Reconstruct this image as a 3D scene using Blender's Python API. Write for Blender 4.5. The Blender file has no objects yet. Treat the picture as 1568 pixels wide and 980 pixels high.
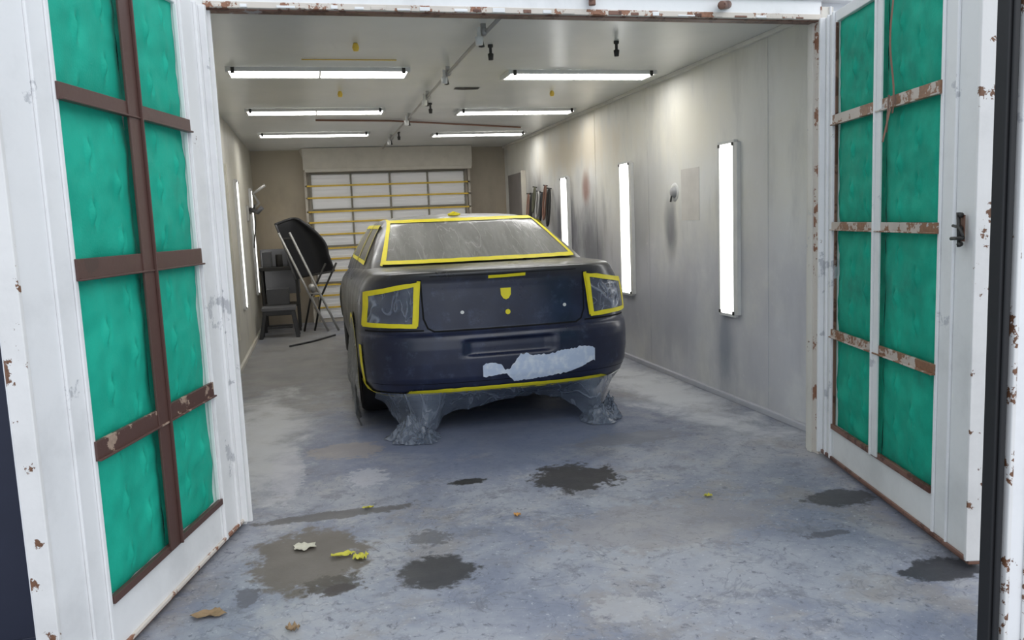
import bpy, math, random
from mathutils import Vector, Matrix, noise
random.seed(4)
sc=bpy.context.scene
try: sc.view_settings.view_transform='Standard'
except Exception: pass

# ---------------------------------------------------------------- materials
class M:
    def __init__(s,name):
        s.m=bpy.data.materials.new(name); s.m.use_nodes=True
        s.t=s.m.node_tree; s.n=s.t.nodes; s.l=s.t.links; s.n.clear()
        s.out=s.n.new('ShaderNodeOutputMaterial'); s.b=s.n.new('ShaderNodeBsdfPrincipled')
        s.l.new(s.b.outputs[0],s.out.inputs[0])
        s.geo=s.n.new('ShaderNodeTexCoord'); s.pos=s.geo.outputs['Object']
    def setv(s,inp,v):
        if isinstance(v,bpy.types.NodeSocket): s.l.new(v,inp)
        elif isinstance(v,(tuple,list)) and len(v)==3 and inp.type=='RGBA': inp.default_value=(*v,1)
        else: inp.default_value=v
    def P(s,**k):
        names=dict(col='Base Color',rough='Roughness',metal='Metallic',spec='Specular IOR Level',coat='Coat Weight',crough='Coat Roughness',alpha='Alpha',ecol='Emission Color',estr='Emission Strength',trans='Transmission Weight',normal='Normal')
        for a,v in k.items(): s.setv(s.b.inputs[names[a]],v)
        return s
    def mapping(s,scale,src=None,loc=(0,0,0),rot=(0,0,0)):
        n=s.n.new('ShaderNodeMapping'); s.l.new(src or s.pos,n.inputs[0]); n.inputs['Scale'].default_value=scale; n.inputs['Location'].default_value=loc; n.inputs['Rotation'].default_value=rot
        return n.outputs[0]
    def noise(s,scale,detail=4,rough=.55,src=None,dist=0):
        n=s.n.new('ShaderNodeTexNoise'); s.l.new(src or s.pos,n.inputs['Vector'])
        n.inputs['Scale'].default_value=scale; n.inputs['Detail'].default_value=detail; n.inputs['Roughness'].default_value=rough; n.inputs['Distortion'].default_value=dist
        return n.outputs['Fac']
    def ramp(s,fac,a,b,va=0.,vb=1.):
        n=s.n.new('ShaderNodeMapRange'); n.interpolation_type='SMOOTHSTEP'
        s.setv(n.inputs[0],fac)
        for i,v in zip((1,2,3,4),(a,b,va,vb)): n.inputs[i].default_value=v
        return n.outputs[0]
    def math(s,op,a,b=0.):
        n=s.n.new('ShaderNodeMath'); n.operation=op; s.setv(n.inputs[0],a); s.setv(n.inputs[1],b); return n.outputs[0]
    def ridge(s,scale,w,src=None,detail=3,dist=.5):
        n=s.noise(scale,detail,.5,src,dist); a=s.math('ABSOLUTE',s.math('SUBTRACT',n,.5)); return s.ramp(a,0,w,1,0)
    def mix(s,f,a,b):
        n=s.n.new('ShaderNodeMix'); n.data_type='RGBA'
        s.setv(n.inputs[0],f); s.setv(n.inputs[6],a); s.setv(n.inputs[7],b); return n.outputs[2]
    def blob(s,c,r,edge=.35,nz=None,namt=.6):
        n=s.n.new('ShaderNodeVectorMath'); n.operation='SUBTRACT'; s.l.new(s.pos,n.inputs[0]); n.inputs[1].default_value=c
        d=s.n.new('ShaderNodeVectorMath'); d.operation='DIVIDE'; s.l.new(n.outputs[0],d.inputs[0]); d.inputs[1].default_value=r
        L=s.n.new('ShaderNodeVectorMath'); L.operation='LENGTH'; s.l.new(d.outputs[0],L.inputs[0])
        v=L.outputs['Value']
        if nz is not None: v=s.math('ADD',v,s.math('MULTIPLY',s.math('SUBTRACT',nz,.5),namt*2))
        return s.ramp(v,1-edge,1+edge*.3,1,0)
    def sep(s,i):
        n=s.n.new('ShaderNodeSeparateXYZ'); s.l.new(s.pos,n.inputs[0]); return n.outputs[i]
    def bump(s,h,strength=.3,dist=.01):
        n=s.n.new('ShaderNodeBump'); s.setv(n.inputs['Height'],h); n.inputs['Strength'].default_value=strength; n.inputs['Distance'].default_value=dist
        s.l.new(n.outputs[0],s.b.inputs['Normal']); return s

def simple(name,col,rough=.5,var=.15,scale=8,metal=0,**k):
    m=M(name); nz=m.noise(scale,5)
    c=m.mix(nz,tuple(x*(1-var) for x in col),tuple(min(1,x*(1+var)) for x in col))
    m.P(col=c,rough=rough,metal=metal,**k); m.bump(m.noise(scale*12,3),.08,.003)
    return m.m

def peel(name,base,thr,rust=(.16,.075,.04),rough=.45,grey=(.42,.43,.46)):
    m=M(name)
    n1=m.noise(7,8,.68); n2=m.noise(45,4,.6); 
    v=m.math('ADD',m.math('MULTIPLY',n1,.8),m.math('MULTIPLY',n2,.2))
    f=m.ramp(v,thr,thr+.012)
    grime=m.ramp(m.noise(2.2,6,.65),.45,.75)
    c0=m.mix(m.math('MULTIPLY',grime,.45),base,tuple(x*.66 for x in base))
    f2=m.ramp(m.noise(3.1,7,.66,src=m.mapping((1,1,1),loc=(4,7,2))),.63,.66)
    c0=m.mix(m.math('MULTIPLY',f2,.7),c0,grey)
    rc=m.mix(m.noise(60,4),tuple(x*.5 for x in rust),tuple(x*1.6 for x in rust))
    m.P(col=m.mix(f,c0,rc),rough=rough)
    m.bump(m.math('SUBTRACT',m.noise(30,3),m.math('MULTIPLY',f,1.2)),.25,.004)
    return m.m

white_peel=peel('white_peeling_paint',(.84,.84,.85),.66)
white_peel2=peel('white_worn_paint',(.76,.76,.75),.665)
white_edge=peel('chipped_edge_paint',(.78,.77,.76),.575)
jamb_m=peel('cream_chipped_paint',(.68,.65,.59),.62,rust=(.2,.11,.07))
rusty=peel('rusty_white_steel',(.50,.44,.39),.50,rust=(.22,.11,.06))
lip_m=peel('peeling_lip_paint',(.66,.60,.54),.53,rust=(.26,.12,.07))
rust_brown=peel('rusty_steel',(.20,.10,.07),.52,rust=(.09,.035,.022))
brown_paint=peel('brown_painted_steel',(.095,.048,.040),.68,rust=(.35,.30,.28),grey=(.06,.035,.03))
brown_worn=peel('brown_worn_steel',(.095,.048,.040),.56,rust=(.36,.26,.20),grey=(.06,.035,.03))
black_rubber=simple('black_rubber',(.012,.012,.014),.6)
dark_steel=simple('dark_steel',(.05,.048,.045),.45,metal=.6)
galv=simple('galvanised_pipe',(.40,.39,.37),.4,metal=.4)
darkplastic=simple('dark_plastic',(.025,.025,.027),.5)
greyplastic=simple('grey_plastic',(.10,.10,.105),.5)

m=M('green_filter_fabric')
c=m.mix(m.ramp(m.noise(5,4),.3,.7),(.005,.36,.25),(.012,.44,.31))
m.P(col=c,rough=.65,spec=.3); m.bump(m.noise(130,3),.35,.004); green=m.m
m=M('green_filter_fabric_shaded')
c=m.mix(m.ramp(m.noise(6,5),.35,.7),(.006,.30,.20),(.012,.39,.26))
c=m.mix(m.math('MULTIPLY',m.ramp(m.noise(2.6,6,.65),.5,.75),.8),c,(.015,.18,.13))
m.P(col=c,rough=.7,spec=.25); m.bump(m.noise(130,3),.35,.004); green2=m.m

# floor
m=M('painted_concrete_floor')
nz=m.noise(7,6,.6); nzf=m.noise(22,5,.65); nzb=m.noise(2.4,8,.7,dist=.3)
base=m.mix(m.ramp(m.noise(1.1,9,.7,dist=.4),.38,.62),(.195,.215,.28),(.335,.348,.39))
base=m.mix(m.math('MULTIPLY',m.ramp(nzb,.50,.64),.75),base,(.37,.365,.375))
base=m.mix(m.math('MULTIPLY',m.ramp(m.noise(4.2,8,.75,src=m.mapping((1,1,1),loc=(9,3,0))),.53,.62),.7),base,(.165,.172,.205))
base=m.mix(m.math('MULTIPLY',m.ramp(m.noise(1.7,8,.72,src=m.mapping((1,1,1),loc=(1,5,0))),.52,.64),.65),base,(.27,.25,.24))
base=m.mix(m.math('MULTIPLY',m.ramp(m.noise(38,6,.75),.57,.68),.65),base,(.55,.56,.60))
base=m.mix(m.math('MULTIPLY',m.ramp(m.noise(26,7,.72,dist=.5),.34,.44,1,0),.8),base,(.10,.11,.14))
base=m.mix(m.math('MULTIPLY',m.ridge(3.0,.012,detail=6,dist=1.2),.35),base,(.10,.11,.14))
base=m.mix(m.math('MULTIPLY',m.blob((-.3,8.8,0),(.9,3.6,1),.6,nz),.8),base,(.225,.215,.195))
base=m.mix(m.math('MULTIPLY',m.blob((1.1,5.3,0),(1.7,1.2,1),.7,nzb,.5),.75),base,(.135,.165,.265))
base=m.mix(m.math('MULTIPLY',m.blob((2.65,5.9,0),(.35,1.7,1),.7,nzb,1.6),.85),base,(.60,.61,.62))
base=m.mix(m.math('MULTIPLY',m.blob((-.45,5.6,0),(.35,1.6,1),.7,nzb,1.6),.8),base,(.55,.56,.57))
for cc,rr,col,na,am in [((-.25,4.75,0),(.10,.5,1),(.5,.5,.55),1.2,.5),((.2,4.5,0),(.12,.18,1),(.5,.5,.55),1.2,.5),
    ((.1,5.1,0),(.25,.2,1),(.33,.29,.26),1.3,.6),((1.9,4.7,0),(.4,.15,1),(.19,.19,.21),1.5,.6),
    ((-.12,3.45,0),(.27,.38,1),(.13,.11,.09),1.0,.95),((.0,3.95,0),(.42,.06,1),(.09,.085,.085),1.3,.88),((-.02,3.15,0),(.12,.10,1),(.07,.06,.05),1.3,.85),
    ((.73,4.22,0),(.11,.055,1),(.022,.022,.022),.7,.97),((1.3,4.08,0),(.25,.25,1),(.028,.025,.026),1.5,.96),
    ((.40,3.13,0),(.17,.17,1),(.032,.032,.036),1.2,.95),((.42,3.5,0),(.10,.10,1),(.10,.10,.11),1.6,.7),((-.0,3.1,0),(.07,.05,1),(.05,.04,.04),.7,.8),
    ((2.42,3.32,0),(.2,.12,1),(.045,.045,.05),1.4,.9),((2.3,2.5,0),(.18,.1,1),(.025,.025,.03),1.3,.92),
    ((-.35,3.15,0),(.05,.09,1),(.10,.10,.12),1.2,.8),((2.1,2.95,0),(.12,.03,1),(.08,.08,.10),1.4,.8),((1.5,3.3,0),(.6,.3,1),(.27,.25,.25),1.6,.5),((1.0,2.6,0),(.12,.10,1),(.40,.40,.42),1.6,.6)]:
    base=m.mix(m.math('MULTIPLY',m.blob(cc,rr,.22,nzf if rr[0]<.15 else m.math('MULTIPLY',m.math('ADD',nz,nzf),.5),na),am),base,col)
m.P(col=base,rough=m.ramp(m.noise(3,6),.3,.7,.38,.6),spec=.4)
m.bump(m.noise(60,6,.7),.2,.004); floor_m=m.m

def wallmat(name,base,stains,dirt=.5,rough=.5,low=0,tint=.30):
    m=M(name); st=m.mapping((1,1.7,.55)); nz=m.noise(3.0,6,.62); nv=m.noise(2.2,6,.62,src=st)
    z=m.sep(2)
    c=m.mix(m.ramp(m.noise(.9,5),.35,.7),base,tuple(a*b for a,b in zip(base,(.93,.90,.82))))
    c=m.mix(m.math('MULTIPLY',m.ramp(nv,.45,.72),dirt),c,tuple(x*.62 for x in base))
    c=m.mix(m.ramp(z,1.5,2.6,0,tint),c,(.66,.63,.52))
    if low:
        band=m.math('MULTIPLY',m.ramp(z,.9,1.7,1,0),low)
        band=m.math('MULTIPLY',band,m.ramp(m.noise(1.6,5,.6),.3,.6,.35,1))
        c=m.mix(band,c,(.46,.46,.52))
    for cc,rr,col,am in stains:
        c=m.mix(m.math('MULTIPLY',m.blob(cc,rr,.85,nv,.8),am),c,col)
    c=m.mix(m.math('MULTIPLY',m.ramp(m.noise(16,6,.7),.6,.75),.25),c,tuple(min(1,x*1.2) for x in base))
    m.P(col=c,rough=rough,spec=.3); m.bump(m.noise(50,4),.06,.003); return m.m
G=(.13,.13,.145)
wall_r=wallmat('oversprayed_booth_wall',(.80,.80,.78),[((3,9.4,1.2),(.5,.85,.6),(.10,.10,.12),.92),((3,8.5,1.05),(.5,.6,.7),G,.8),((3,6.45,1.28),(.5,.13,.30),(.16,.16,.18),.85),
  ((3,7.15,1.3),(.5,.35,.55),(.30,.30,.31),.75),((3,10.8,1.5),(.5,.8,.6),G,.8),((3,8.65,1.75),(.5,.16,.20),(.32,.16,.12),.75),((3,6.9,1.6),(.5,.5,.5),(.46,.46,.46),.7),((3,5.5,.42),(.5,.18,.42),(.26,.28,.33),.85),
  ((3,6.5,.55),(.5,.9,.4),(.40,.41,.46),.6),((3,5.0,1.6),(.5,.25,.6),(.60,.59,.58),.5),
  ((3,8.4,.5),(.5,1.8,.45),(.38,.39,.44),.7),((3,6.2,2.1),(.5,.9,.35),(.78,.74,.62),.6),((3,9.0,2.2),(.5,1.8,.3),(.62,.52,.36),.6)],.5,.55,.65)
wall_l=wallmat('dusty_booth_wall',(.60,.58,.52),[],.6)
wall_b=wallmat('brown_dusty_wall',(.44,.38,.30),[],.5,.7)
ceil_m=M('booth_ceiling_paint'); nz=ceil_m.noise(1.2,5)
ceil_m.P(col=ceil_m.mix(ceil_m.ramp(nz,.3,.7),(.70,.72,.70),(.78,.79,.77)),rough=.25,spec=.6); ceil_m.bump(ceil_m.noise(3,2),.1,.01); ceil_m=ceil_m.m
bulk_m=simple('bulkhead_paint',(.60,.56,.48),.6)
filt_w=simple('white_exhaust_filter',(.97,.97,.97),.8,.02)
frame_g=simple('filter_frame_grey',(.55,.50,.42),.6)
mull=simple('filter_mullion',(.25,.23,.19),.6)
yel_dirty=simple('yellow_masking_strip',(.80,.55,.08),.6,.25)
yellow=simple('yellow_masking_tape',(.84,.72,.02),.5,.12,20)
red_line=simple('reddish_strap',(.25,.13,.09),.6)

def emis(name,col,st):
    m=M(name); m.P(col=(.9,.9,.9),ecol=col,estr=st,rough=.3); return m.m
tube=emis('fluorescent_lens',(1,.99,.97),13.)
side_l=emis('frosted_side_lens',(1,1,.97),3.6)
white_gl=simple('white_fixture_steel',(.7,.7,.68),.4)
grime_w=simple('cloudy_plastic_cover',(.66,.66,.64),.35)

# car paint
m=M('dark_primer_paint')
n1=m.ramp(m.noise(3.2,6,.6),.4,.75)
c=m.mix(n1,(.007,.011,.036),(.016,.025,.068))
z=m.sep(2)
c=m.mix(m.math('MULTIPLY',m.ramp(z,.97,1.12),.85),c,(.050,.047,.040))  # upper body brown-grey: dust plus room reflections painted into the colour
xs_=m.math('ABSOLUTE',m.sep(0)); c=m.mix(m.math('MULTIPLY',m.ramp(xs_,.90,.955),m.ramp(m.sep(1),.35,.8)),c,(.05,.048,.04))
c=m.mix(m.math('MULTIPLY',m.ramp(m.noise(11,7,.72),.53,.76),.55),c,(.07,.09,.16))
c=m.mix(m.math('MULTIPLY',m.ramp(z,1.445,1.475),m.ramp(m.noise(3,4),.3,.6,.5,1)),c,(.50,.50,.50))  # bright ceiling reflection on the roof, painted into the colour as light grey
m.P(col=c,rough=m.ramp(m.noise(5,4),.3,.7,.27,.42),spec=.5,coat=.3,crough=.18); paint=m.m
seam=simple('panel_gap',(.002,.002,.003),.9)
m=M('bumper_primer_patch'); m.P(col=m.mix(m.ramp(m.noise(18,4),.4,.7),(.50,.58,.74),(.70,.75,.84)),rough=.55); patch=m.m
def plastic(name,c1,c2,rough,scl=(1,1,1),bs=.6,alpha=1.,rs=7,rw=.035,cs=.9):
    m=M(name); mp=m.mapping(scl); n=m.noise(2.2,4,.6,src=mp,dist=.6)
    r1=m.ridge(rs,rw,src=mp,detail=3,dist=.6); r2=m.ridge(rs*2.3,rw,src=mp,detail=2,dist=.8)
    r=m.math('MAXIMUM',r1,m.math('MULTIPLY',r2,.6))
    c=m.mix(m.ramp(n,.35,.7),c1,tuple(.6*a+.4*b for a,b in zip(c1,c2)))
    c=m.mix(m.math('MULTIPLY',r,cs),c,c2)
    al=m.math('ADD',m.math('MULTIPLY',r,(1-alpha)*cs),alpha)
    m.P(col=c,rough=rough,spec=.6,alpha=al); m.bump(m.math('ADD',m.math('MULTIPLY',r,.6),n),bs,.02); return m.m
film_win=plastic('window_masking_film',(.25,.245,.23),(.46,.46,.44),.2,(2.2,.4,.8),.15,.86,2.6,.012,.4)
film=plastic('masking_film',(.12,.15,.21),(.32,.36,.44),.15,(1.3,1.3,.5),.5,.62,3,.03,.5)
film_side=plastic('dusty_masking_film',(.16,.17,.18),(.34,.35,.37),.3,(1,1,.6),.5,.75,3,.025,.5)
film_lamp=plastic('lamp_masking_film',(.12,.15,.22),(.45,.50,.60),.12,(1.2,1.2,.8),.6,.50,3,.04,.5)
lens=simple('dark_lamp_lens',(.03,.012,.02),.12,.2,coat=.8)
m=M('dark_tinted_glass'); m.P(col=(.012,.014,.016),rough=.06,spec=.6); glass=m.m
tire=simple('tyre_rubber',(.015,.015,.016),.7); rim=simple('alloy_rim',(.35,.35,.36),.35,metal=.8)
leaf_y=simple('yellow_leaf',(.55,.50,.06),.6,.3,40); leaf_b=simple('brown_leaf',(.30,.20,.11),.7,.3,40); chip=simple('paint_flake',(.62,.58,.47),.6,.2,40)
bin_m=simple('dark_blue_plastic',(.018,.022,.045),.5)
facade=simple('white_facade_paint',(.74,.75,.77),.6,.06)

# ---------------------------------------------------------------- mesh builder
class B:
    def __init__(s): s.v=[];s.f=[];s.mi=[];s.mats=[];s.sm=[]
    def mid(s,m):
        if m not in s.mats: s.mats.append(m)
        return s.mats.index(m)
    def add(s,vs,fs,m,smooth=False):
        o=len(s.v); s.v+=[tuple(v) for v in vs]; k=s.mid(m)
        for f in fs: s.f.append([o+i for i in f]); s.mi.append(k); s.sm.append(smooth)
    def box(s,lo,hi,m,M4=None):
        (a,b,c),(d,e,f)=lo,hi
        vs=[(a,b,c),(d,b,c),(d,e,c),(a,e,c),(a,b,f),(d,b,f),(d,e,f),(a,e,f)]
        if M4: vs=[M4@Vector(v) for v in vs]
        s.add(vs,[(0,3,2,1),(4,5,6,7),(0,1,5,4),(1,2,6,5),(2,3,7,6),(3,0,4,7)],m)
    def tube(s,pts,r,m,n=10,caps=True):
        pts=[Vector(p) for p in pts]; rs=r if isinstance(r,(list,tuple)) else [r]*len(pts)
        vs=[];fs=[]; up=None
        for i,p in enumerate(pts):
            d=(pts[min(i+1,len(pts)-1)]-pts[max(i-1,0)]).normalized()
            if up is None: up=Vector((0,0,1)) if abs(d.z)<.9 else Vector((1,0,0))
            a=d.cross(up).normalized(); b=a.cross(d).normalized(); up=b
            for k in range(n):
                t=2*math.pi*k/n; vs.append(p+(a*math.cos(t)+b*math.sin(t))*rs[i])
        for i in range(len(pts)-1):
            for k in range(n):
                fs.append((i*n+k,i*n+(k+1)%n,(i+1)*n+(k+1)%n,(i+1)*n+k))
        if caps: fs.append(tuple(range(n))[::-1]); fs.append(tuple((len(pts)-1)*n+k for k in range(n)))
        s.add(vs,fs,m,True)
    def grid(s,fn,nu,nv,m,smooth=True):
        vs=[fn(i/nu,j/nv) for j in range(nv+1) for i in range(nu+1)]
        fs=[(j*(nu+1)+i,j*(nu+1)+i+1,(j+1)*(nu+1)+i+1,(j+1)*(nu+1)+i) for j in range(nv) for i in range(nu)]
        s.add(vs,fs,m,smooth)
    def lathe(s,prof,m,c,axis='x',n=32):
        vs=[];fs=[]
        for (r,h) in prof:
            for k in range(n):
                t=2*math.pi*k/n; a,b=r*math.cos(t),r*math.sin(t)
                v={'x':(h,a,b),'y':(a,h,b),'z':(a,b,h)}[axis]; vs.append(Vector(v)+Vector(c))
        for i in range(len(prof)-1):
            for k in range(n): fs.append((i*n+k,i*n+(k+1)%n,(i+1)*n+(k+1)%n,(i+1)*n+k))
        s.add(vs,fs,m,True)
    def obj(s,name,parent=None,bevel=0,loc=None,rot=None):
        me=bpy.data.meshes.new(name); me.from_pydata(s.v,[],s.f)
        for m in s.mats: me.materials.append(m)
        for p,k,sm in zip(me.polygons,s.mi,s.sm): p.material_index=k; p.use_smooth=sm
        me.update(); o=bpy.data.objects.new(name,me); sc.collection.objects.link(o)
        if bevel:
            b=o.modifiers.new('bev','BEVEL'); b.width=bevel; b.segments=2; b.limit_method='ANGLE'
        if parent: o.parent=parent
        if loc: o.location=loc
        if rot is not None: o.rotation_euler=rot
        return o
def empty(name,loc=(0,0,0),rotz=0):
    e=bpy.data.objects.new(name,None); sc.collection.objects.link(e); e.location=loc; e.rotation_euler=(0,0,rotz); e.empty_display_size=.2; return e
def one(name,lo,hi,m,bevel=0,parent=None):
    b=B(); b.box(lo,hi,m); return b.obj(name,parent,bevel)

# ---------------------------------------------------------------- room shell
XL,XR,YB,YD,ZC=-.83,3.0,12.5,4.0,2.58
b=B(); b.grid(lambda u,v:(-7+16*u,-4+16.7*v,0),8,8,floor_m,False); b.obj('floor')
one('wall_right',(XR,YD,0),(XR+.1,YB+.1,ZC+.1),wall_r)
one('wall_left',(XL-.1,YD,0),(XL,YB+.1,ZC+.1),wall_l)
one('wall_back',(XL,YB,0),(XR,YB+.1,ZC+.1),wall_b)
one('ceiling',(XL,YD+.1,ZC),(XR,YB,ZC+.08),ceil_m)
b=B(); b.box((-4.5,YD+.02,0),(-.47,YD+.1,3.3),facade); b.box((2.86,YD+.02,0),(6.,YD+.1,3.3),facade); b.box((-.47,YD+.02,2.50),(2.86,YD+.1,3.3),facade); b.obj('wall_front')
b=B()
b.box((-.48,YD-.03,0),(-.415,YD+.10,2.50),white_peel2); b.box((-.43,YD+.0,0),(-.39,YD+.02,2.46),white_peel)
b.obj('trim_1',bevel=.004)
b=B()
b.box((2.755,YD-.03,0),(2.83,YD+.10,2.50),jamb_m); b.box((2.735,YD+.02,0),(2.757,YD+.06,2.46),jamb_m); b.box((2.748,YD-.036,0),(2.755,YD+.03,2.5),lip_m)
b.box((2.80,YD-.045,0),(2.808,YD-.03,2.5),white_peel)
b.obj('trim_2',bevel=.004)
b=B()
b.box((-.415,YD-.03,2.455),(2.755,YD+.10,2.53),white_peel); b.box((-.415,YD-.035,2.43),(2.755,YD-.01,2.458),lip_m); b.box((-.415,YD-.012,2.425),(2.755,YD+.06,2.434),rust_brown)
for i in range(26):
    x=-.35+i*.118+random.uniform(-.03,.03); w=random.uniform(.03,.10)
    b.box((x,YD-.039,2.432),(min(2.74,x+w),YD-.034,2.432+random.uniform(.008,.022)),random.choice([rust_brown,lip_m,white_peel,white_peel]))
b.box((-.8,YD-.05,2.53),(3.1,YD+.02,2.62),white_peel)
b.tube([(1.43,YD-.06,2.47),(1.43,YD-.06,2.53)],.018,rust_brown)
b.tube([(2.12,YD-.10,2.475),(2.2,YD-.02,2.50)],.022,rust_brown)
b.obj('trim_3',bevel=.003)
one('baseboard_right',(XR-.035,YD+.12,0),(XR,YB,.04),simple('skirting_grey',(.50,.50,.53),.6),.004)
one('baseboard_left',(XL,YD+.12,0),(XL+.03,YB,.05),wall_l,.004)
one('trim_4',(XR-.03,YD+.12,ZC-.03),(XR,YB,ZC),wall_r,.004)

# ---------------------------------------------------------------- door leaves
def leaf(name,hinge,ang,sgn,s0,s1,gm,barm,railm,stile,bar,barw):
    e=empty(name,hinge,ang)
    def bx(b,x0,x1,d0,d1,z0,z1,m):
        y0,y1=sorted((sgn*d0,sgn*d1)); b.box((x0,y0,z0),(x1,y1,z1),m)
    b=B()
    bx(b,.04,s0,-.05,.0,.03,2.43,stile); bx(b,s1,1.56,-.05,0,.03,2.43,stile)
    bx(b,s0,s1,-.05,0,.03,.215,stile); bx(b,s0,s1,-.05,0,2.375,2.43,stile)
    bx(b,.04,1.56,-.06,-.05,.03,2.43,stile)
    b.obj('frame',e,.004)
    b=B()
    for x,w,h in ((.05,.022,.03),(.12,.012,.014),(s0-.035,.02,.014)): bx(b,x,x+w,0,h,.03,2.43,white_peel)
    for x,w,h in ((s1+.12,.012,.010),(s1+.008,.02,.008)): bx(b,x,x+w,0,h,.03,2.43,white_peel)
    bx(b,1.545,1.562,-.055,.012,.03,2.43,white_edge)
    bx(b,.04,1.56,0,.012,.03,.045,rust_brown if sgn<0 else lip_m); 
    bx(b,.04,1.56,-.06,-.0,.015,.03,rust_brown)
    b.obj('ridges',e,.003)
    b=B()
    bx(b,s0-.005,s1+.005,-.004,.014,.205,.232,brown_paint if sgn>0 else rust_brown)
    bx(b,s0,s0+.008,-.01,.006,.22,2.37,rust_brown if sgn<0 else white_peel)
    for k,(z0,z1) in enumerate(((.70,.765) if sgn>0 else (.715,.76),(1.285,1.355) if sgn>0 else (1.295,1.34),(1.845,1.90))):
        mm=railm if not(sgn>0 and k==0) else brown_worn
        bx(b,s0-.01,s1+.02,.002,.016,z0,z1,mm)
        bx(b,s0-.01,s1+.02,.016,.028,z0,z0+.007,mm)
    b.obj('rails',e,.002)
    b=B(); bx(b,bar-barw/2,bar+barw/2,.012,.022,.215,2.38,barm); bx(b,bar-barw/2,bar-barw/2+.008,.022,.034,.215,2.38,barm); b.obj('centre_bar',e,.002)
    b=B()
    zs=[(.22,.72),(.75,1.30),(1.34,1.86),(1.89,2.38)]
    for ci,(xa,xb) in enumerate(((s0,bar),(bar,s1))):
        for ri,(za,zb) in enumerate(zs):
            def fn(u,v,xa=xa,xb=xb,za=za,zb=zb):
                x=xa+(xb-xa)*u; z=za+(zb-za)*v
                bulge=(1-(2*u-1)**4)*(1-(2*v-1)**4)
                h=-.022+.016*bulge
                gx=.165; gz=.20
                col=math.floor(x/gx); cx=(col+.5)*gx; zz=z+(gz/2 if col%2 else 0); cz=(math.floor(zz/gz)+.5)*gz
                dx=(x-cx)/.010; dz=(zz-cz)/.030
                h+=(-.020*math.exp(-(dx*dx+dz*dz*.8))+.016*math.exp(-(((x-cx-.020)/.011)**2+dz*dz*.8)))*bulge
                h+=.010*noise.noise(Vector((x*5,z*5,ci*7+ri*3)))+.005*noise.noise(Vector((x*14,z*14,5)))
                return (x,sgn*h,z)
            b.grid(fn,70,70,gm)
    b.obj('filters',e)
    return e
aL=math.atan2(-.966,-.26); aR=math.atan2(-.97,-.244)
dl=leaf('door_1',(-.415,3.995,0),aL,1,.31,1.245,green,brown_paint,brown_paint,white_peel,.80,.085)
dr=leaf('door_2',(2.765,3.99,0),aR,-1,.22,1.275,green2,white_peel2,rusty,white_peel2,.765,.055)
b=B()
b.box((1.47,-.02,1.27),(1.50,-.016,1.37),rust_brown); b.tube([(1.485,-.03,1.25),(1.485,-.035,1.38)],.007,dark_steel)
b.tube([(1.45,-.035,1.33),(1.50,-.04,1.325),(1.53,-.04,1.29)],.006,dark_steel); b.tube([(1.43,-.03,1.28),(1.53,-.04,1.285)],.007,dark_steel)
for z in (1.26,1.32,1.37): b.tube([(1.475,-.018,z),(1.495,-.034,z)],.01,dark_steel)
b.obj('hasp_latch',dr)
b=B()
b.grid(lambda u,v:(.93-.03*v+.018*u+.01*math.sin(v*9),-.035-.01*math.sin(v*5),2.42-.60*v),2,20,red_line); 
b.grid(lambda u,v:(.925-.07*v+.02*u,-.045,1.84-.14*v),2,6,red_line); b.grid(lambda u,v:(.90-.02*v+.02*u,-.04,1.90-.16*v),2,6,rust_brown); b.obj('hanging_strap',dr)
for dd,sg in ((dl,1),(dr,-1)):
    b=B()
    for z in (.35,1.25,2.15):
        b.tube([(.02,sg*-.005,z-.06),(.02,sg*-.005,z+.06)],.012,white_peel2); b.box((.02,-.012 if sg>0 else -.0,z-.05),(.06,.0 if sg>0 else .012,z+.05),white_peel2)
    b.obj('hinges',dd)

# foreground post right with black seal
b=B(); b.box((2.0,1.93,0),(2.35,2.0,3.1),white_peel); b.box((2.06,1.92,0),(2.07,1.93,3.1),white_edge); b.box((1.995,1.925,0),(2.01,1.96,3.1),white_edge)
b.box((1.955,1.945,0),(1.996,1.99,3.1),black_rubber); b.box((1.965,1.935,0),(1.985,1.945,3.1),black_rubber); b.obj('steel_gate_post',bevel=.004)

# dark bin left
b=B()
b.add([(-1.5,2.95,0.05),(-.98,2.95,.05),(-.98,3.5,.05),(-1.5,3.5,.05),(-1.56,2.9,1.08),(-.93,2.9,1.08),(-.93,3.56,1.08),(-1.56,3.56,1.08)],[(0,3,2,1),(4,5,6,7),(0,1,5,4),(1,2,6,5),(2,3,7,6),(3,0,4,7)],bin_m)
b.add([(-1.58,2.86,1.08),(-.91,2.86,1.08),(-.91,3.58,1.16),(-1.58,3.58,1.16),(-1.5,2.92,1.13),(-1.0,2.92,1.13),(-1.0,3.55,1.22),(-1.5,3.55,1.22)],[(0,3,2,1),(4,5,6,7),(0,1,5,4),(1,2,6,5),(2,3,7,6),(3,0,4,7)],bin_m)
for x in (-1.44,-1.04): b.lathe([(0,-.03),(.09,-.03),(.10,-.02),(.10,.02),(.09,.03),(0,.03)],tire,(x,3.45,.10))
b.box((-1.5,2.95,0),(-1.4,3.1,.06),bin_m); b.box((-1.08,2.95,0),(-.98,3.1,.06),bin_m)
b.obj('wheeled_trash_bin',bevel=.01)

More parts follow.
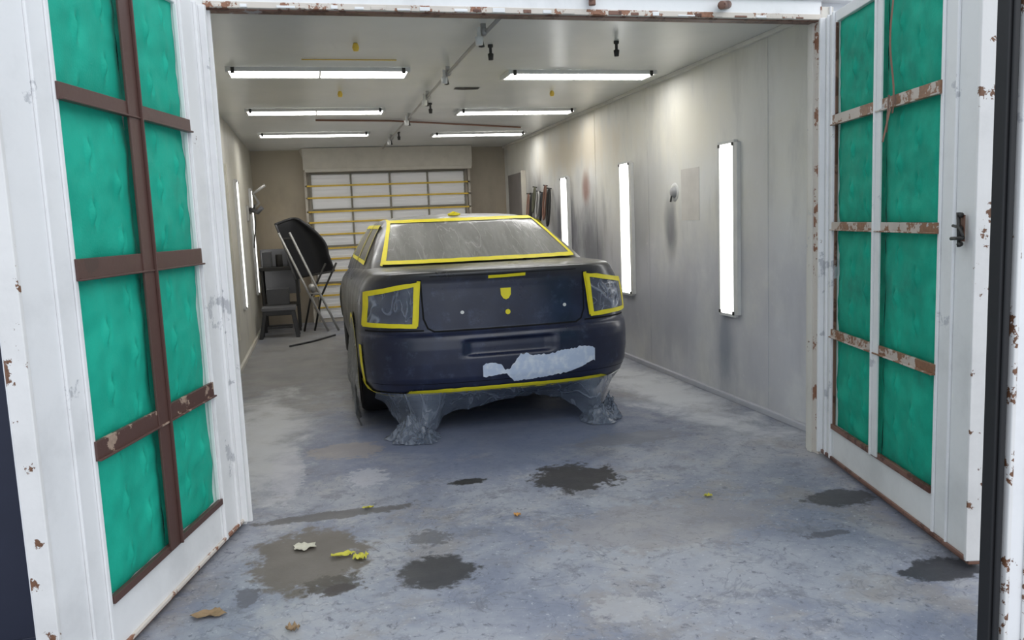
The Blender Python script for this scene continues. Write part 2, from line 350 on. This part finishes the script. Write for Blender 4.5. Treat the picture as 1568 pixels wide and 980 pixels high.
# ---------------------------------------------------------------- ceiling lights
ZT=ZC-.001
for (x0,x1,y) in [(-.51,.76,6.28),(-.54,.75,8.33),(-.55,.74,10.35),(1.57,2.77,6.35),(1.55,2.78,8.45),(1.59,2.79,10.55)]:
    b=B(); d=.13
    b.box((x0-.02,y-d-.02,ZC-.03),(x1+.02,y-d,ZT),white_gl); b.box((x0-.02,y+d,ZC-.03),(x1+.02,y+d+.02,ZT),white_gl)
    b.box((x0-.02,y-d,ZC-.034),(x0,y+d,ZT),white_gl); b.box((x1,y-d,ZC-.034),(x1+.02,y+d,ZT),white_gl)
    b.box((x0,y-d,ZC-.026),(x1,y+d,ZC-.006),tube)
    xm=(x0+x1)/2; b.box((xm-.006,y-d,ZC-.030),(xm+.006,y+d,ZC-.02),white_gl)
    for xx in (x0+.03,x1-.03): b.box((xx-.012,y-d-.03,ZC-.045),(xx+.012,y-d-.01,ZC-.005),dark_steel)
    b.obj('fluorescent_ceiling_light')
def wlight(x,y,w,z0,z1,sx,name='strip_light_fixture'):
    b=B(); x=x+sx*.001
    def bx(ya,yb,za,zb,da,db,m):
        xa,xb=sorted((x+sx*da,x+sx*db)); b.box((xa,ya,za),(xb,yb,zb),m)
    bx(y-w/2-.02,y+w/2+.02,z0-.02,z0,0,.03,grime_w); bx(y-w/2-.02,y+w/2+.02,z1,z1+.02,0,.03,grime_w)
    bx(y-w/2-.06,y-w/2,z0,z1,0,.03,grime_w); bx(y+w/2,y+w/2+.02,z0,z1,0,.03,grime_w)
    bx(y-w/2,y+w/2,z0,z1,.004,.022,side_l)
    for zz in (z0+.01,z1-.01):
        for yy in (y-w/2,y+w/2): bx(yy-.012,yy+.012,zz-.012,zz+.012,.03,.036,dark_steel)
    b.obj(name)
wlight(XR,5.42,.20,.66,1.91,-1); wlight(XR,7.42,.24,.66,1.92,-1); wlight(XR,9.38,.24,.66,1.90,-1)
wlight(XL,9.6,.22,.55,1.98,1); wlight(XL,11.75,.22,.55,1.98,1)
b=B(); b.box((XL,8.6,.3),(XL+.012,9.3,2.1),wall_l); b.box((XL+.012,8.62,.3),(XL+.02,8.65,2.1),bulk_m); b.obj('door_3',bevel=.003)
b=B()
for y in (4.9,8.3,6.9): b.box((XR-.004,y,.05),(XR,y+.008,ZC-.03),wall_r)
b.box((XR-.003,5.9,1.36),(XR,6.22,1.78),simple('patched_wall',(.64,.61,.57),.6)); b.obj('trim_5')
b=B(); b.lathe([(.0,-.03),(.035,-.03),(.045,-.01),(.05,0)],simple('round_box',(.40,.40,.41),.5),(XR,6.35,1.60)); b.lathe([(.05,-.005),(.075,-.006),(.078,0)],white_gl,(XR,6.35,1.60)); b.tube([(XR-.03,6.35,1.57),(XR-.035,6.36,1.52)],.008,dark_steel); b.obj('round_gauge')

# ceiling pipe
b=B()
b.tube([(1.08,4.15,ZC-.05),(1.06,5.6,ZC-.05),(1.05,8,ZC-.05),(1.05,11.9,ZC-.05)],.012,galv)
for y in (4.8,6.1,7.2,8.6,10.6):
    b.box((1.04,y-.012,ZC-.07),(1.07,y+.012,ZT),galv)
    b.lathe([(.0,-.035),(.022,-.035),(.022,.035),(0,.035)],galv,(1.055,y,ZC-.05),'y',12)
    b.lathe([(.0,-.125),(.020,-.12),(.014,-.10),(.008,-.05)],dark_steel,(1.055,y+.06,ZC),'z',10)
    b.lathe([(.010,-.03),(.012,-.08),(.026,-.085),(.022,-.13),(0,-.132)],white_gl,(1.02,y-.04,ZC),'z',12)
    b.tube([(1.055,y,ZC-.05),(1.02,y-.04,ZC-.05)],.009,galv)
b.obj('sprinkler_pipe')
for i,(x,y,c) in enumerate([(1.22,5.35,dark_steel),(2.05,5.2,dark_steel),(.34,5.35,yel_dirty),(.3,7.2,yel_dirty),(2.2,7.2,yel_dirty),(1.18,7.9,dark_steel),(1.12,10.3,dark_steel)]):
    b=B()
    if c is yel_dirty: b.lathe([(0,-.05),(.016,-.048),(.022,-.03),(.018,-.012),(.012,-.001)],c,(x,y,ZC),'z',12)
    else: b.lathe([(0,-.10),(.016,-.10),(.020,-.06),(.010,-.055),(.010,-.02),(.018,-.018),(.018,-.001)],c,(x,y,ZC),'z',12)
    b.obj('ceiling_sprinkler_head')
b=B(); b.tube([(.0,5.85,ZC-.005),(.65,5.85,ZC-.005)],.0035,yel_dirty); b.obj('ceiling_tape_line')
b=B(); b.tube([(.1,9.0,ZC-.012),(.9,9.1,ZC-.014),(2.6,9.9,ZC-.012)],.010,red_line); b.obj('ceiling_red_strap')
b=B(); b.grid(lambda u,v:(1.27+.22*u,7.0+.1*v,ZC-.004-.02*u*(1-u)),6,3,dark_steel); b.obj('ceiling_flap')

# ---------------------------------------------------------------- back wall filter bank
e=empty('exhaust_filter_bank',(1.16,12.3,0)); ev=Vector((-1.16,-12.3,0))
b=B(); Y5=12.495
b.add([(-.09,12.15,2.26),(2.41,12.15,2.26),(2.33,Y5,2.26),(-.02,Y5,2.26),(-.09,12.15,2.575),(2.41,12.15,2.575),(2.46,Y5,2.575),(-.14,Y5,2.575)],[(0,3,2,1),(4,5,6,7),(0,1,5,4),(1,2,6,5),(2,3,7,6),(3,0,4,7)],bulk_m)
b.box((-.07,12.13,2.23),(2.39,12.2,2.28),bulk_m)
b.obj('bulkhead',e,.005,loc=ev)
b=B(); xs=[.0,.59,1.17,1.745,2.32]; zs=[.05,.60,1.145,1.69,2.225]
b.box((-.05,12.40,0.001),(2.37,12.49,2.24),frame_g)
for x in xs: b.box((x-.012,12.35,.02),(x+.012,12.40,2.235),mull)
for zz in zs[1:]: b.box((0,12.352,zz-.010),(2.32,12.40,zz+.010),mull)
for i in range(4):
    for j in range(4):
        x0,x1,z0,z1=xs[i]+.014,xs[i+1]-.014,zs[j]+.014,zs[j+1]-.014
        b.box((x0,12.385,z0),(x1,12.40,z1),filt_w)
        n=9
        for k in range(n):
            za=z0+(z1-z0)*k/n; zb=z0+(z1-z0)*(k+.80)/n
            b.add([(x0,12.375,za),(x1,12.375,za),(x1,12.36,zb),(x0,12.36,zb),(x0,12.39,za),(x1,12.39,za),(x1,12.39,zb),(x0,12.39,zb)],[(0,1,2,3),(3,2,6,7),(0,4,5,1),(0,3,7,4),(1,5,6,2)],filt_w)
b.obj('filters',e,loc=ev)
b=B()
for j in range(4):
    for fr in (.05,.34,.67):
        z=zs[j+1]-(zs[j+1]-zs[j])*fr
        if j==3 and fr<.1: continue
        b.box((-.08,12.340,z-.014),(2.40,12.350,z+.010),yel_dirty)
for x in (-.09,2.37): b.box((x,12.34,.001),(x+.035,12.40,2.25),frame_g)
b.obj('tape_rows',e,loc=ev)

# ---------------------------------------------------------------- clutter back-left
e=empty('car_hood_on_stand',(-.1,11.1,0)); ev=Vector((.1,-11.1,0))
b=B()
def hood(u,v):
    W=.26+.26*math.sin(min(1,v*1.35+.12)*math.pi*.62)
    x=-.48+.20*v+W*u+.04*math.sin(u*3); z=1.49-.60*v+.07*math.sin(u*2.6)*(1-v)-.14*v*v*(1-u)-.05*u*v
    y=11.0+.14*math.sin(u*math.pi)+.15*v-.25*(u-.5)**2
    return (x,y,z)
b.grid(hood,20,20,darkplastic); b.grid(lambda u,v:tuple(Vector(hood(u,v))+Vector((0,.02,0))),20,20,darkplastic)
b.tube([hood(u/12,0) for u in range(13)],.018,darkplastic); b.tube([hood(1,u/12) for u in range(13)],.018,darkplastic); b.tube([hood(0,u/12) for u in range(13)],.014,greyplastic)
b.obj('hood_panel',e,loc=ev)
b=B()
for xx in (0,.14):
    b.tube([(-.45+xx,10.95,1.38),(-.12+xx,11.1,.55),(.10+xx,11.15,0.02)],.016,galv); b.tube([(.12+xx,10.95,.95),(-.10+xx,11.2,.5),(-.22+xx,11.3,.02)],.014,dark_steel)
b.tube([(-.12,11.1,.55),(.02,11.1,.55)],.013,galv); b.tube([(-.42,10.97,1.30),(-.25,10.97,1.30)],.013,dark_steel); b.tube([(-.2,11.1,.78),(.2,11.0,.84)],.013,dark_steel)
b.tube([(-.08,10.9,.66),(-.06,11.15,.6)],.04,galv)
b.obj('stand',e,loc=ev)
b=B(); b.box((-.77,11.55,.86),(-.25,12.05,.91),dark_steel); b.box((-.77,12.0,.5),(-.25,12.05,1.15),greyplastic)
for x in (-.76,-.30):
    for y in (11.57,12.0): b.box((x,y,0),(x+.04,y+.04,.86),dark_steel)
b.box((-.76,11.57,.35),(-.27,12.03,.38),dark_steel)
b.box((-.73,11.65,.91),(-.60,11.85,1.12),greyplastic); b.tube([(-.5,11.7,.91),(-.5,11.7,1.08)],.05,dark_steel); b.tube([(-.36,11.75,.91),(-.36,11.75,1.14)],.035,greyplastic); b.box((-.7,11.6,.38),(-.4,11.9,.6),greyplastic)
b.obj('workbench',bevel=.006)
b=B(); 
def leg(x0,x1,y0,y1): b.add([(x0-.02,y0-.02,0),(x0+.03,y0-.02,0),(x0+.03,y0+.03,0),(x0-.02,y0+.03,0),(x1-.02,y1-.02,.36),(x1+.03,y1-.02,.36),(x1+.03,y1+.03,.36),(x1-.02,y1+.03,.36)],[(0,3,2,1),(4,5,6,7),(0,1,5,4),(1,2,6,5),(2,3,7,6),(3,0,4,7)],darkplastic)
b.box((-.74,10.9,.36),(-.30,11.2,.41),greyplastic); b.box((-.73,10.91,.30),(-.31,10.93,.37),darkplastic)
leg(-.77,-.70,10.9,10.93); leg(-.30,-.35,10.9,10.93); leg(-.77,-.70,11.17,11.14); leg(-.30,-.35,11.17,11.14)
b.box((-.68,10.97,.12),(-.36,11.15,.15),darkplastic); b.obj('step_stool',bevel=.008)
b=B(); b.tube([(-.38,10.0,.012),(-.1,10.3,.012),(.18,10.75,.012)],.012,darkplastic); b.obj('air_hose')
b=B(); b.box((XL+.001,11.0,1.55),(XL+.03,11.1,1.75),galv); b.tube([(XL+.03,11.05,1.65),(XL+.16,11.0,1.78),(XL+.10,10.95,1.9),(XL+.26,10.9,2.0)],.02,galv); b.tube([(XL+.04,11.05,1.70),(XL+.14,11.0,1.66),(XL+.2,10.98,1.72)],.03,greyplastic)
b.tube([(XL+.10,11.,1.76),(XL+.10,11.,1.5),(XL+.06,11,1.2)],.008,dark_steel); b.obj('bracket_arm')
X1=XR-.002
b=B(); b.box((X1-.05,11.25,1.2),(X1,12.1,2.1),simple('dark_pegboard',(.20,.18,.17),.7)); b.box((X1-.07,11.22,1.18),(X1,11.25,2.12),bulk_m); b.obj('pegboard',bevel=.004)
b=B()
hm=[dark_steel,red_line,darkplastic,galv,simple('olive_cloth',(.12,.12,.08),.9)]
for i in range(7):
    y=9.95+i*.17; L=.28+.25*random.random(); zt=1.80+.05*math.sin(i*2)
    b.tube([(XR-.01,y,zt),(XR-.07,y,zt+.01)],.008,dark_steel)
    k=random.uniform(.035,.07)
    pts=[(XR-.06+.02*math.cos(t),y+k*math.sin(t),zt-L/2+L/2*math.cos(t)) for t in [q*math.pi/8 for q in range(17)]]
    b.tube(pts,.009+.008*random.random(),hm[i%5],8)
b.obj('hanging_hoses')

# ---------------------------------------------------------------- CAR
CAR=empty('car',(1.215,5.12,0))
LV=[ # z,w,r(rear inset),f(front inset)
(.20,.74,.40,.5),(.24,.82,.22,.3),(.285,.895,.075,.15),(.32,.935,.03,.08),(.40,.960,.005,.02),(.50,.970,.0,0),(.60,.972,.0,0),(.655,.970,.008,.0),(.685,.968,.022,.01),(.70,.966,.045,.02),(.715,.965,.056,.03),
(.80,.960,.060,.05),(.90,.950,.065,.10),(.98,.933,.070,.2),(1.035,.905,.068,.35),(1.07,.88,.052,.5),(1.09,.86,.045,.6),(1.103,.84,.055,.7),(1.11,.80,.10,.85),(1.115,.70,.25,1.1),(1.12,.5,.6,1.4),(1.122,.25,1.2,1.8)]
LEN=5.08; AR=.55; NR=3.0
def interp(tab,z,i):
    if z<=tab[0][0]: return tab[0][i]
    for a,b_ in zip(tab,tab[1:]):
        if z<=b_[0]:
            t=(z-a[0])/(b_[0]-a[0]); return a[i]+(b_[i]-a[i])*t
    return tab[-1][i]
def sst(a,b_,x): t=max(0,min(1,(x-a)/(b_-a))); return t*t*(3-2*t)
def recess(x,z):
    d=sst(.31,.28,abs(x))*sst(.535,.55,z)*sst(.652,.638,z)*.035
    return d
def bowf(u,A,n):
    u=min(abs(u),1); return A*(1-(1-u**n)**(1/n))
def rear_y(x,z):
    w=interp(LV,z,1); return interp(LV,z,2)+bowf(x/w,AR,NR)+recess(x,z)
DZ=[(0,0),(.9,0),(1.8,-.03),(3.4,-.08),(4.1,-.13),(4.7,-.25),(5.08,-.38)]
def dzf(y,z):
    k=sst(.6,1.08,z); return k*interp(DZ,y,1)
lv=[]
for a,c in zip(LV,LV[1:]):
    n=max(1,int(math.ceil((c[0]-a[0])/.012)))
    for k in range(n): lv.append([a[i]+(c[i]-a[i])*k/n for i in range(4)])
lv.append(list(LV[-1]))
def ring(z,w,r,f,A=AR,n=NR,L=LEN,rec=True,dz=True,Af=.6):
    pts=[]
    us=[i/26*.80 for i in range(26)]+[.80+.12*i/8 for i in range(8)]
    us+= [1-(1-.92)*(1-i/9)**2.2 for i in range(9)]
    A_=min(A,w*.9) 
    for u in us: pts.append((w*u, r+bowf(u,A_,n)+(recess(w*u,z) if rec else 0)))
    ya=r+A_; yb=L-f-Af*min(1,w/.8)
    for i in range(0,41): pts.append((w,ya+(yb-ya)*i/40))
    Af_=Af*min(1,w/.8)
    for i in range(1,16):
        t=i/15*math.pi/2; pts.append((w*math.cos(t)**(2/2.6),yb+Af_*math.sin(t)**(2/2.6)))
    half=pts
    full=[(x,y) for x,y in half]+[(-x,y) for x,y in half[-2:0:-1]]
    return [(x,y,z+(dzf(y,z) if dz else 0)) for x,y in full]
b=B(); vs=[]; 
rings=[ring(*l) for l in lv]; N=len(rings[0])
for r in rings: vs+=r
fs=[(i*N+k,i*N+(k+1)%N,(i+1)*N+(k+1)%N,(i+1)*N+k) for i in range(len(rings)-1) for k in range(N)]
fs.append(tuple(range(N))[::-1]); fs.append(tuple((len(rings)-1)*N+k for k in range(N)))
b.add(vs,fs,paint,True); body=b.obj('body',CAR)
WY=(1.08,4.13); WR=.355
cut=B()
for y in WY:
    for sx in (-1,1):
        cut.lathe([(0.0001,-.2),(.40,-.2),(.40,.2),(.0001,.2)],seam,(sx*.93,y,WR+.02),'x',40)
co=cut.obj('wheel_well_cutter',CAR)
md=body.modifiers.new('wells','BOOLEAN'); md.object=co; md.operation='DIFFERENCE'; md.solver='EXACT'
bpy.context.view_layer.update()
dg=bpy.context.evaluated_depsgraph_get(); me=bpy.data.meshes.new_from_object(body.evaluated_get(dg)); body.modifiers.clear(); body.data=me
bpy.data.objects.remove(co)
GV=[(.98,.88,.52,4.2),(1.08,.850,.66,4.05),(1.14,.825,.78,3.88),(1.24,.775,1.00,3.6),(1.34,.72,1.24,3.3),(1.41,.675,1.42,3.08),(1.445,.635,1.56,2.95),(1.47,.57,1.74,2.85),(1.488,.46,1.95,2.75),(1.498,.29,2.12,2.6),(1.502,.1,2.25,2.45)]
AG=.32; NG=2.8
gl=[]
for a,c in zip(GV,GV[1:]):
    n=max(2,int((c[0]-a[0])/.012))
    for k in range(n): gl.append([a[i]+(c[i]-a[i])*k/n for i in range(4)])
gl.append(list(GV[-1]))
b=B(); vs=[]
rings=[ring(l[0],l[1],l[2],LEN-l[3],AG,NG,LEN,False,False,.35) for l in gl]; N=len(rings[0])
for r in rings: vs+=r
fs=[(i*N+k,i*N+(k+1)%N,(i+1)*N+(k+1)%N,(i+1)*N+k) for i in range(len(rings)-1) for k in range(N)]
fs.append(tuple((len(rings)-1)*N+k for k in range(N)))
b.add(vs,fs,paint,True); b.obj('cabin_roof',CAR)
def gh_y(x,z):
    w=interp(GV,z,1); return interp(GV,z,2)+bowf(x/w,min(AG,w*.9),NG)
def surf(fn,x,z,off):
    e=.004; y=fn(x,z); dx=(fn(x+e,z)-fn(x-e,z))/(2*e); dz=(fn(x,z+e)-fn(x,z-e))/(2*e)
    dx=max(-6,min(6,dx))
    n=Vector((dx,-1,dz)).normalized()
    return Vector((x,y,z))+n*off
def gside(y,z,off,sx=-1):
    w=interp(GV,z,1); return Vector((sx*(w+off),y,z+off*.4))
def strip(b,poly,wid,m,mapf,off=.004,closed=False,step=.02):
    P=[Vector(p) for p in poly]
    if closed: P=P+[P[0]]
    for a,c in zip(P,P[1:]):
        d=(c-a); L=d.length
        if L<1e-6: continue
        d/=L; nrm=Vector((-d.y,d.x)); n=max(1,int(L/step)); ext=wid*.35
        def fn(u,v,a=a,d=d,L=L,nrm=nrm):
            wob=.10*wid*noise.noise(Vector((a.x*7+u*L*14,a.y*9,v*.7)))
            q=a+d*(-ext+(L+2*ext)*u)+nrm*(wid*(v-.5)+wob); return mapf(q.x,q.y,off)
        b.grid(fn,n,2,m)
rs=lambda x,z,o: surf(rear_y,x,z,o)
gs=lambda x,z,o: surf(gh_y,x,z,o)
def win0(u,v,off):
    z=1.135+(1.425-1.135)*v; hw=.715+(.60-.715)*v
    return gs((2*u-1)*hw,z,off)
b=B(); b.grid(lambda u,v:win0(u,v,.004),40,12,glass); b.obj('rear_window_glass',CAR)
b=B()
def wf(u,v):
    a=(u-.55)/(v+.9)
    return win0(u,v,.012+.003*noise.noise(Vector((u*6,v*3,0)))+.0045*noise.noise(Vector((a*60,1,3)))*(1-v)**1.3)
b.grid(wf,160,24,film_win); b.obj('rear_window_film',CAR)
b=B(); cor=[(-.725,1.13),(.725,1.13),(.605,1.43),(-.605,1.43)]
strip(b,cor,.025,yellow,gs,.018,True); strip(b,[(-.745,1.12),(-.60,1.45)],.016,yellow,gs,.012)
b.obj('rear_window_tape',CAR)
b=B()
for sx in (-1,1):
    gm=lambda y,z,o,sx=sx: gside(y,z,o,sx)
    for (ya,yb,yc,yd) in ((1.40,2.25,2.25,1.62),(2.33,3.25,3.02,2.33)):
        def fw(u,v): 
            z=1.13+.27*v; y0=ya+(yd-ya)*v; y1=yb+(yc-yb)*v; return gm(y0+(y1-y0)*u,z,.006)
        b.grid(fw,16,8,film_win)
        strip(b,[(ya,1.125),(yb,1.125),(yc,1.405),(yd,1.405)],.03,yellow,gm,.010,True)
b.obj('side_window_masking',CAR)
q=[(.610,.755),(.912,.765),(.890,.965),(.585,1.03)]
def lampf(u,v,sx,off):
    xb=q[0][0]+(q[1][0]-q[0][0])*u; xt=q[3][0]+(q[2][0]-q[3][0])*u; zb=q[0][1]+(q[1][1]-q[0][1])*u; zt=q[3][1]+(q[2][1]-q[3][1])*u
    return rs(sx*(xb+(xt-xb)*v),zb+(zt-zb)*v,off)
b=B()
for sx in (-1,1): b.grid(lambda u,v:lampf(u,v,sx,.004),16,12,lens)
b.obj('taillight_lens',CAR)
b=B()
for sx in (-1,1):
    b.grid(lambda u,v:lampf(u,v,sx,.016+.02*noise.noise(Vector((u*3+sx,v*3,1)))*(1-(2*u-1)**4)*(1-(2*v-1)**4)),30,24,film_lamp)
b.obj('taillight_film',CAR)
b=B()
for sx in (-1,1):
    strip(b,[(sx*x,z) for x,z in q],.030,yellow,rs,.020,True)
    strip(b,[(sx*.570,1.045),(sx*.60,.76)],.022,yellow,rs,.012)
b.obj('taillight_tape',CAR)
b=B(); g=.011
strip(b,[(-.56,1.05),(-.555,.80),(-.53,.735),(-.49,.712),(.49,.712),(.53,.735),(.555,.80),(.56,1.05)],g,seam,rs,.002)
strip(b,[(-.92,.722),(-.56,.722)],g,seam,rs,.002); strip(b,[(.56,.722),(.92,.722)],g,seam,rs,.002)
strip(b,[(-.9,.37),(.9,.37)],.004,seam,rs,.0015)
strip(b,[(-.50,1.075),(.50,1.075)],.004,seam,rs,.0015)
b.obj('panel_gaps',CAR)
b=B(); 
strip(b,[(-.11,1.058),(.13,1.063)],.02,yellow,rs,.006)
def poly(b,pts,m,off):
    cx=sum(p[0] for p in pts)/len(pts); cz=sum(p[1] for p in pts)/len(pts); n=len(pts); R=6
    vs=[rs(cx,cz,off)]
    for r in range(1,R+1):
        for x,z in pts: vs.append(rs(cx+(x-cx)*r/R,cz+(z-cz)*r/R,off))
    fs=[(0,1+k,1+(k+1)%n) for k in range(n)]
    for r in range(R-1):
        for k in range(n): fs.append((1+r*n+k,1+(r+1)*n+k,1+(r+1)*n+(k+1)%n,1+r*n+(k+1)%n))
    b.add(vs,fs,m,True)
poly(b,[(-.036,.975),(.036,.975),(.034,.93),(.018,.905),(0,.898),(-.018,.905),(-.034,.93)],yellow,.006)
poly(b,[(.008+.018*math.cos(t),.815+.018*math.sin(t)) for t in [k*math.pi/5 for k in range(10)]],yellow,.005)
b.obj('emblem_tape',CAR)
b=B()
for x,z in ((-.30,.83),(.41,.835)): poly(b,[(x+.013*math.cos(t),z+.012*math.sin(t)) for t in [k*math.pi/5 for k in range(10)]],white_gl,.004)
b.obj('badge_holes',CAR)
b=B()
top=[(-.19,.475),(-.15,.49),(-.10,.485),(-.055,.465),(-.04,.43),(-.0,.445),(.04,.50),(.07,.53),(.12,.535),(.15,.515),(.20,.52),(.26,.515),(.32,.525),(.37,.54),(.43,.535),(.50,.55),(.56,.545),(.60,.53)]
bot=[(.60,.445),(.61,.435),(.55,.425),(.50,.405),(.40,.378),(.30,.368),(.20,.358),(.10,.352),(.02,.350),(-.01,.385),(-.03,.405),(-.05,.41),(-.12,.40),(-.19,.395)]
def edge(tab,x): return interp(sorted(tab),x,1)
def pf(u,v):
    x=-.19+.80*u; zt=edge(top,x)+.012*noise.noise(Vector((x*50,0,0))); zb=edge(bot,x)+.008*noise.noise(Vector((x*50,5,0)))
    return rs(x,zb+(zt-zb)*v,.0025)
b.grid(pf,110,12,patch)
b.obj('primer_patch',CAR)
b=B()
ln=[(-.70,.285),(-.66,.312),(-.4,.318),(0,.318),(.4,.315),(.66,.315),(.71,.30)]
strip(b,ln,.034,yellow,rs,.010); strip(b,[(-.70,.285),(-.68,.25)],.026,yellow,rs,.012); strip(b,[(.71,.30),(.72,.25)],.026,yellow,rs,.012)
strip(b,[(-.945,.36),(-.90,.305),(-.80,.285),(-.70,.28)],.022,yellow,rs,.012)
b.obj('bumper_tape',CAR)
def low(x):
    L=[(-.90,.24),(-.82,.18),(-.76,.10),(-.70,.05),(-.52,.03),(-.46,.10),(-.40,.13),(-.25,.15),(0,.20),(.2,.20),(.40,.16),(.50,.10),(.56,.04),(.70,.03),(.76,.09),(.84,.2),(.9,.26)]
    return interp(L,x,1)
b=B()
def sk(u,v):
    x=-.88+1.76*u; zt=.305; zb=low(x)+.025*noise.noise(Vector((x*16,1,1)))
    vv=v; z=zt+(zb-zt)*vv
    base=interp(LV,.31,2)+bowf(x/.925,AR,NR)
    lump=math.exp(-((x+.62)/.12)**2)+math.exp(-((x-.63)/.10)**2)
    y=base-.012+ .16*vv*(1-lump)- .03*vv*lump + vv*(.05*noise.noise(Vector((x*6,z*3,2)))+.035*noise.noise(Vector((x*17,z*7,4)))+.02*abs(noise.noise(Vector((x*40,z*12,6)))))
    return (x+.03*vv*noise.noise(Vector((x*9,z*9,7))),y,z)
b.grid(sk,170,26,film); b.obj('masking_skirt',CAR)
b=B()
for cx,cy,rx,ry,h,sd_ in ((-.66,.10,.17,.16,.15,1),(-.60,.02,.10,.10,.08,2),(.64,.10,.13,.15,.12,3),(.74,.16,.09,.12,.15,4)):
    def bl(u,v):
        t=u*2*math.pi; r=v*(1+.35*noise.noise(Vector((math.cos(t)*2,math.sin(t)*2,sd_))))
        x=r*math.cos(t); y=r*math.sin(t)
        z=h*(1-v)**1.0*(1+.5*noise.noise(Vector((x*4,y*4,sd_))))+.05*abs(noise.noise(Vector((x*7,y*7,sd_+5))))*(1-v*.7)+.004
        return (cx+rx*x+.02*noise.noise(Vector((x*6,y*6,z*20))),cy+ry*y,z)
    b.grid(bl,60,18,film)
b.obj('film_bundles',CAR)
b=B()
for sx in (-1,):
    def sd(u,v):
        y=.52+1.15*u; 
        top_=.30+.45*math.sqrt(max(0,1-((y-WY[0])/.60)**2))
        zb=.02+.02*noise.noise(Vector((y*8,0,0))); z=top_+(zb-top_)*v
        return (sx*(.977+.035*math.sin(v*3.0)+.03*v*noise.noise(Vector((y*8,z*6,2)))+.02*noise.noise(Vector((y*17,z*15,2)))*v),y,z)
    b.grid(sd,44,24,film_side)
b.obj('wheel_masking',CAR)
b=B()
def tp(u,v):
    t=math.pi*(1-u); r1=.58+.03*(v-.5); r2=.455+.03*(v-.5); return (-.981,WY[0]+r1*math.cos(t),.30+r2*math.sin(t))
b.grid(tp,40,1,yellow)
strip(b,[(-.957,.62),(-.954,.50),(-.94,.36)],.012,yellow,rs,.008)
b.obj('arch_tape',CAR)
for i,(sx,y) in enumerate([(-1,WY[0]),(1,WY[0]),(-1,WY[1]),(1,WY[1])]):
    b=B(); x0=sx*.83
    b.lathe([(.24,-.10*sx),(.33,-.115*sx),(.352,-.09*sx),(.358,0),(.352,.09*sx),(.33,.115*sx),(.24,.10*sx)],tire,(x0,y,.36),'x',48)
    b.lathe([(.24,-.1*sx),(.235,.09*sx),(.22,.06*sx)],rim,(x0,y,.36),'x',40); b.lathe([(0,.08*sx),(.06,.075*sx),(.06,.02*sx)],rim,(x0,y,.36),'x',20)
    for k in range(5):
        a=k*2*math.pi/5; Mx=Matrix.Translation((x0+sx*.06,y,.36))@Matrix.Rotation(a,4,'X'); b.box((-.015,-.03,.03),(.015,.03,.235),rim,Mx)
    b.obj('wheel_%d'%(i+1),CAR)
b=B(); b.box((-.06,1.82,1.483),(.02,1.90,1.503),yellow); b.tube([(-.07,1.86,1.49),(-.02,1.86,1.512),(.04,1.86,1.49)],.008,yellow); b.obj('antenna_tape',CAR,.004)
b=B(); b.box((-.7,.45,.17),(.7,4.7,.26),seam); b.tube([(-.45,.30,.2),(-.45,.7,.22)],.035,dark_steel); b.tube([(.45,.30,.2),(.45,.7,.22)],.035,dark_steel); b.obj('underbody',CAR)

# ---------------------------------------------------------------- floor debris
def debris(name,c,sx,sy,m,seed,h=.012):
    b=B()
    def f(u,v):
        t=u*2*math.pi; r=v*(1+.45*noise.noise(Vector((math.cos(t)*1.7+seed,math.sin(t)*1.7,0)))); 
        return (c[0]+sx*r*math.cos(t),c[1]+sy*r*math.sin(t),.004+h*(.6+noise.noise(Vector((r*3*math.cos(t),r*3*math.sin(t),seed))))*v)
    b.grid(f,28,6,m); b.obj(name)
debris('paint_flake',(-.14,3.57),.05,.04,chip,1,.012)
debris('fallen_leaf',(.02,3.42),.065,.018,leaf_y,3,.014); debris('fallen_leaf',(.10,3.37),.03,.03,leaf_y,5,.02)
debris('fallen_leaf',(-.48,3.03),.055,.03,leaf_b,7,.015); debris('fallen_leaf',(-.17,2.82),.025,.018,leaf_b,9,.02)
debris('fallen_leaf',(1.83,3.55),.022,.015,leaf_y,11); debris('fallen_leaf',(.86,3.62),.018,.016,simple('orange_leaf',(.55,.28,.08),.6),12,.015); debris('fallen_leaf',(.17,3.98),.025,.012,leaf_y,13)

# ---------------------------------------------------------------- world & light
w=bpy.data.worlds.new('overcast_sky'); sc.world=w; w.use_nodes=True
bg=w.node_tree.nodes['Background']; bg.inputs[0].default_value=(.85,.92,1.0,1); bg.inputs[1].default_value=1.25
L=bpy.data.lights.new('sun','SUN'); L.energy=.9; L.angle=math.radians(50); L.color=(1,.97,.92)
lo=bpy.data.objects.new('sun',L); sc.collection.objects.link(lo); lo.rotation_euler=Vector((-.45,.75,-.75)).to_track_quat('-Z','Y').to_euler(); lo.location=(3,-3,5)

# ---------------------------------------------------------------- camera
f=1250.0; H=1.42
Fv=Vector((-310,143,-f)).normalized(); U=Vector((-414,10010,1250)); U=(U-Fv*U.dot(Fv)).normalized(); X=Fv.cross(U).normalized()
R=Matrix((X,Fv,U))
cd=bpy.data.cameras.new('camera'); cam=bpy.data.objects.new('camera',cd); sc.collection.objects.link(cam)
cd.sensor_width=36; cd.lens=36*f/1600; cd.clip_start=.05
cam.matrix_world=Matrix.Translation((0,0,H))@R.to_4x4()
sc.camera=cam
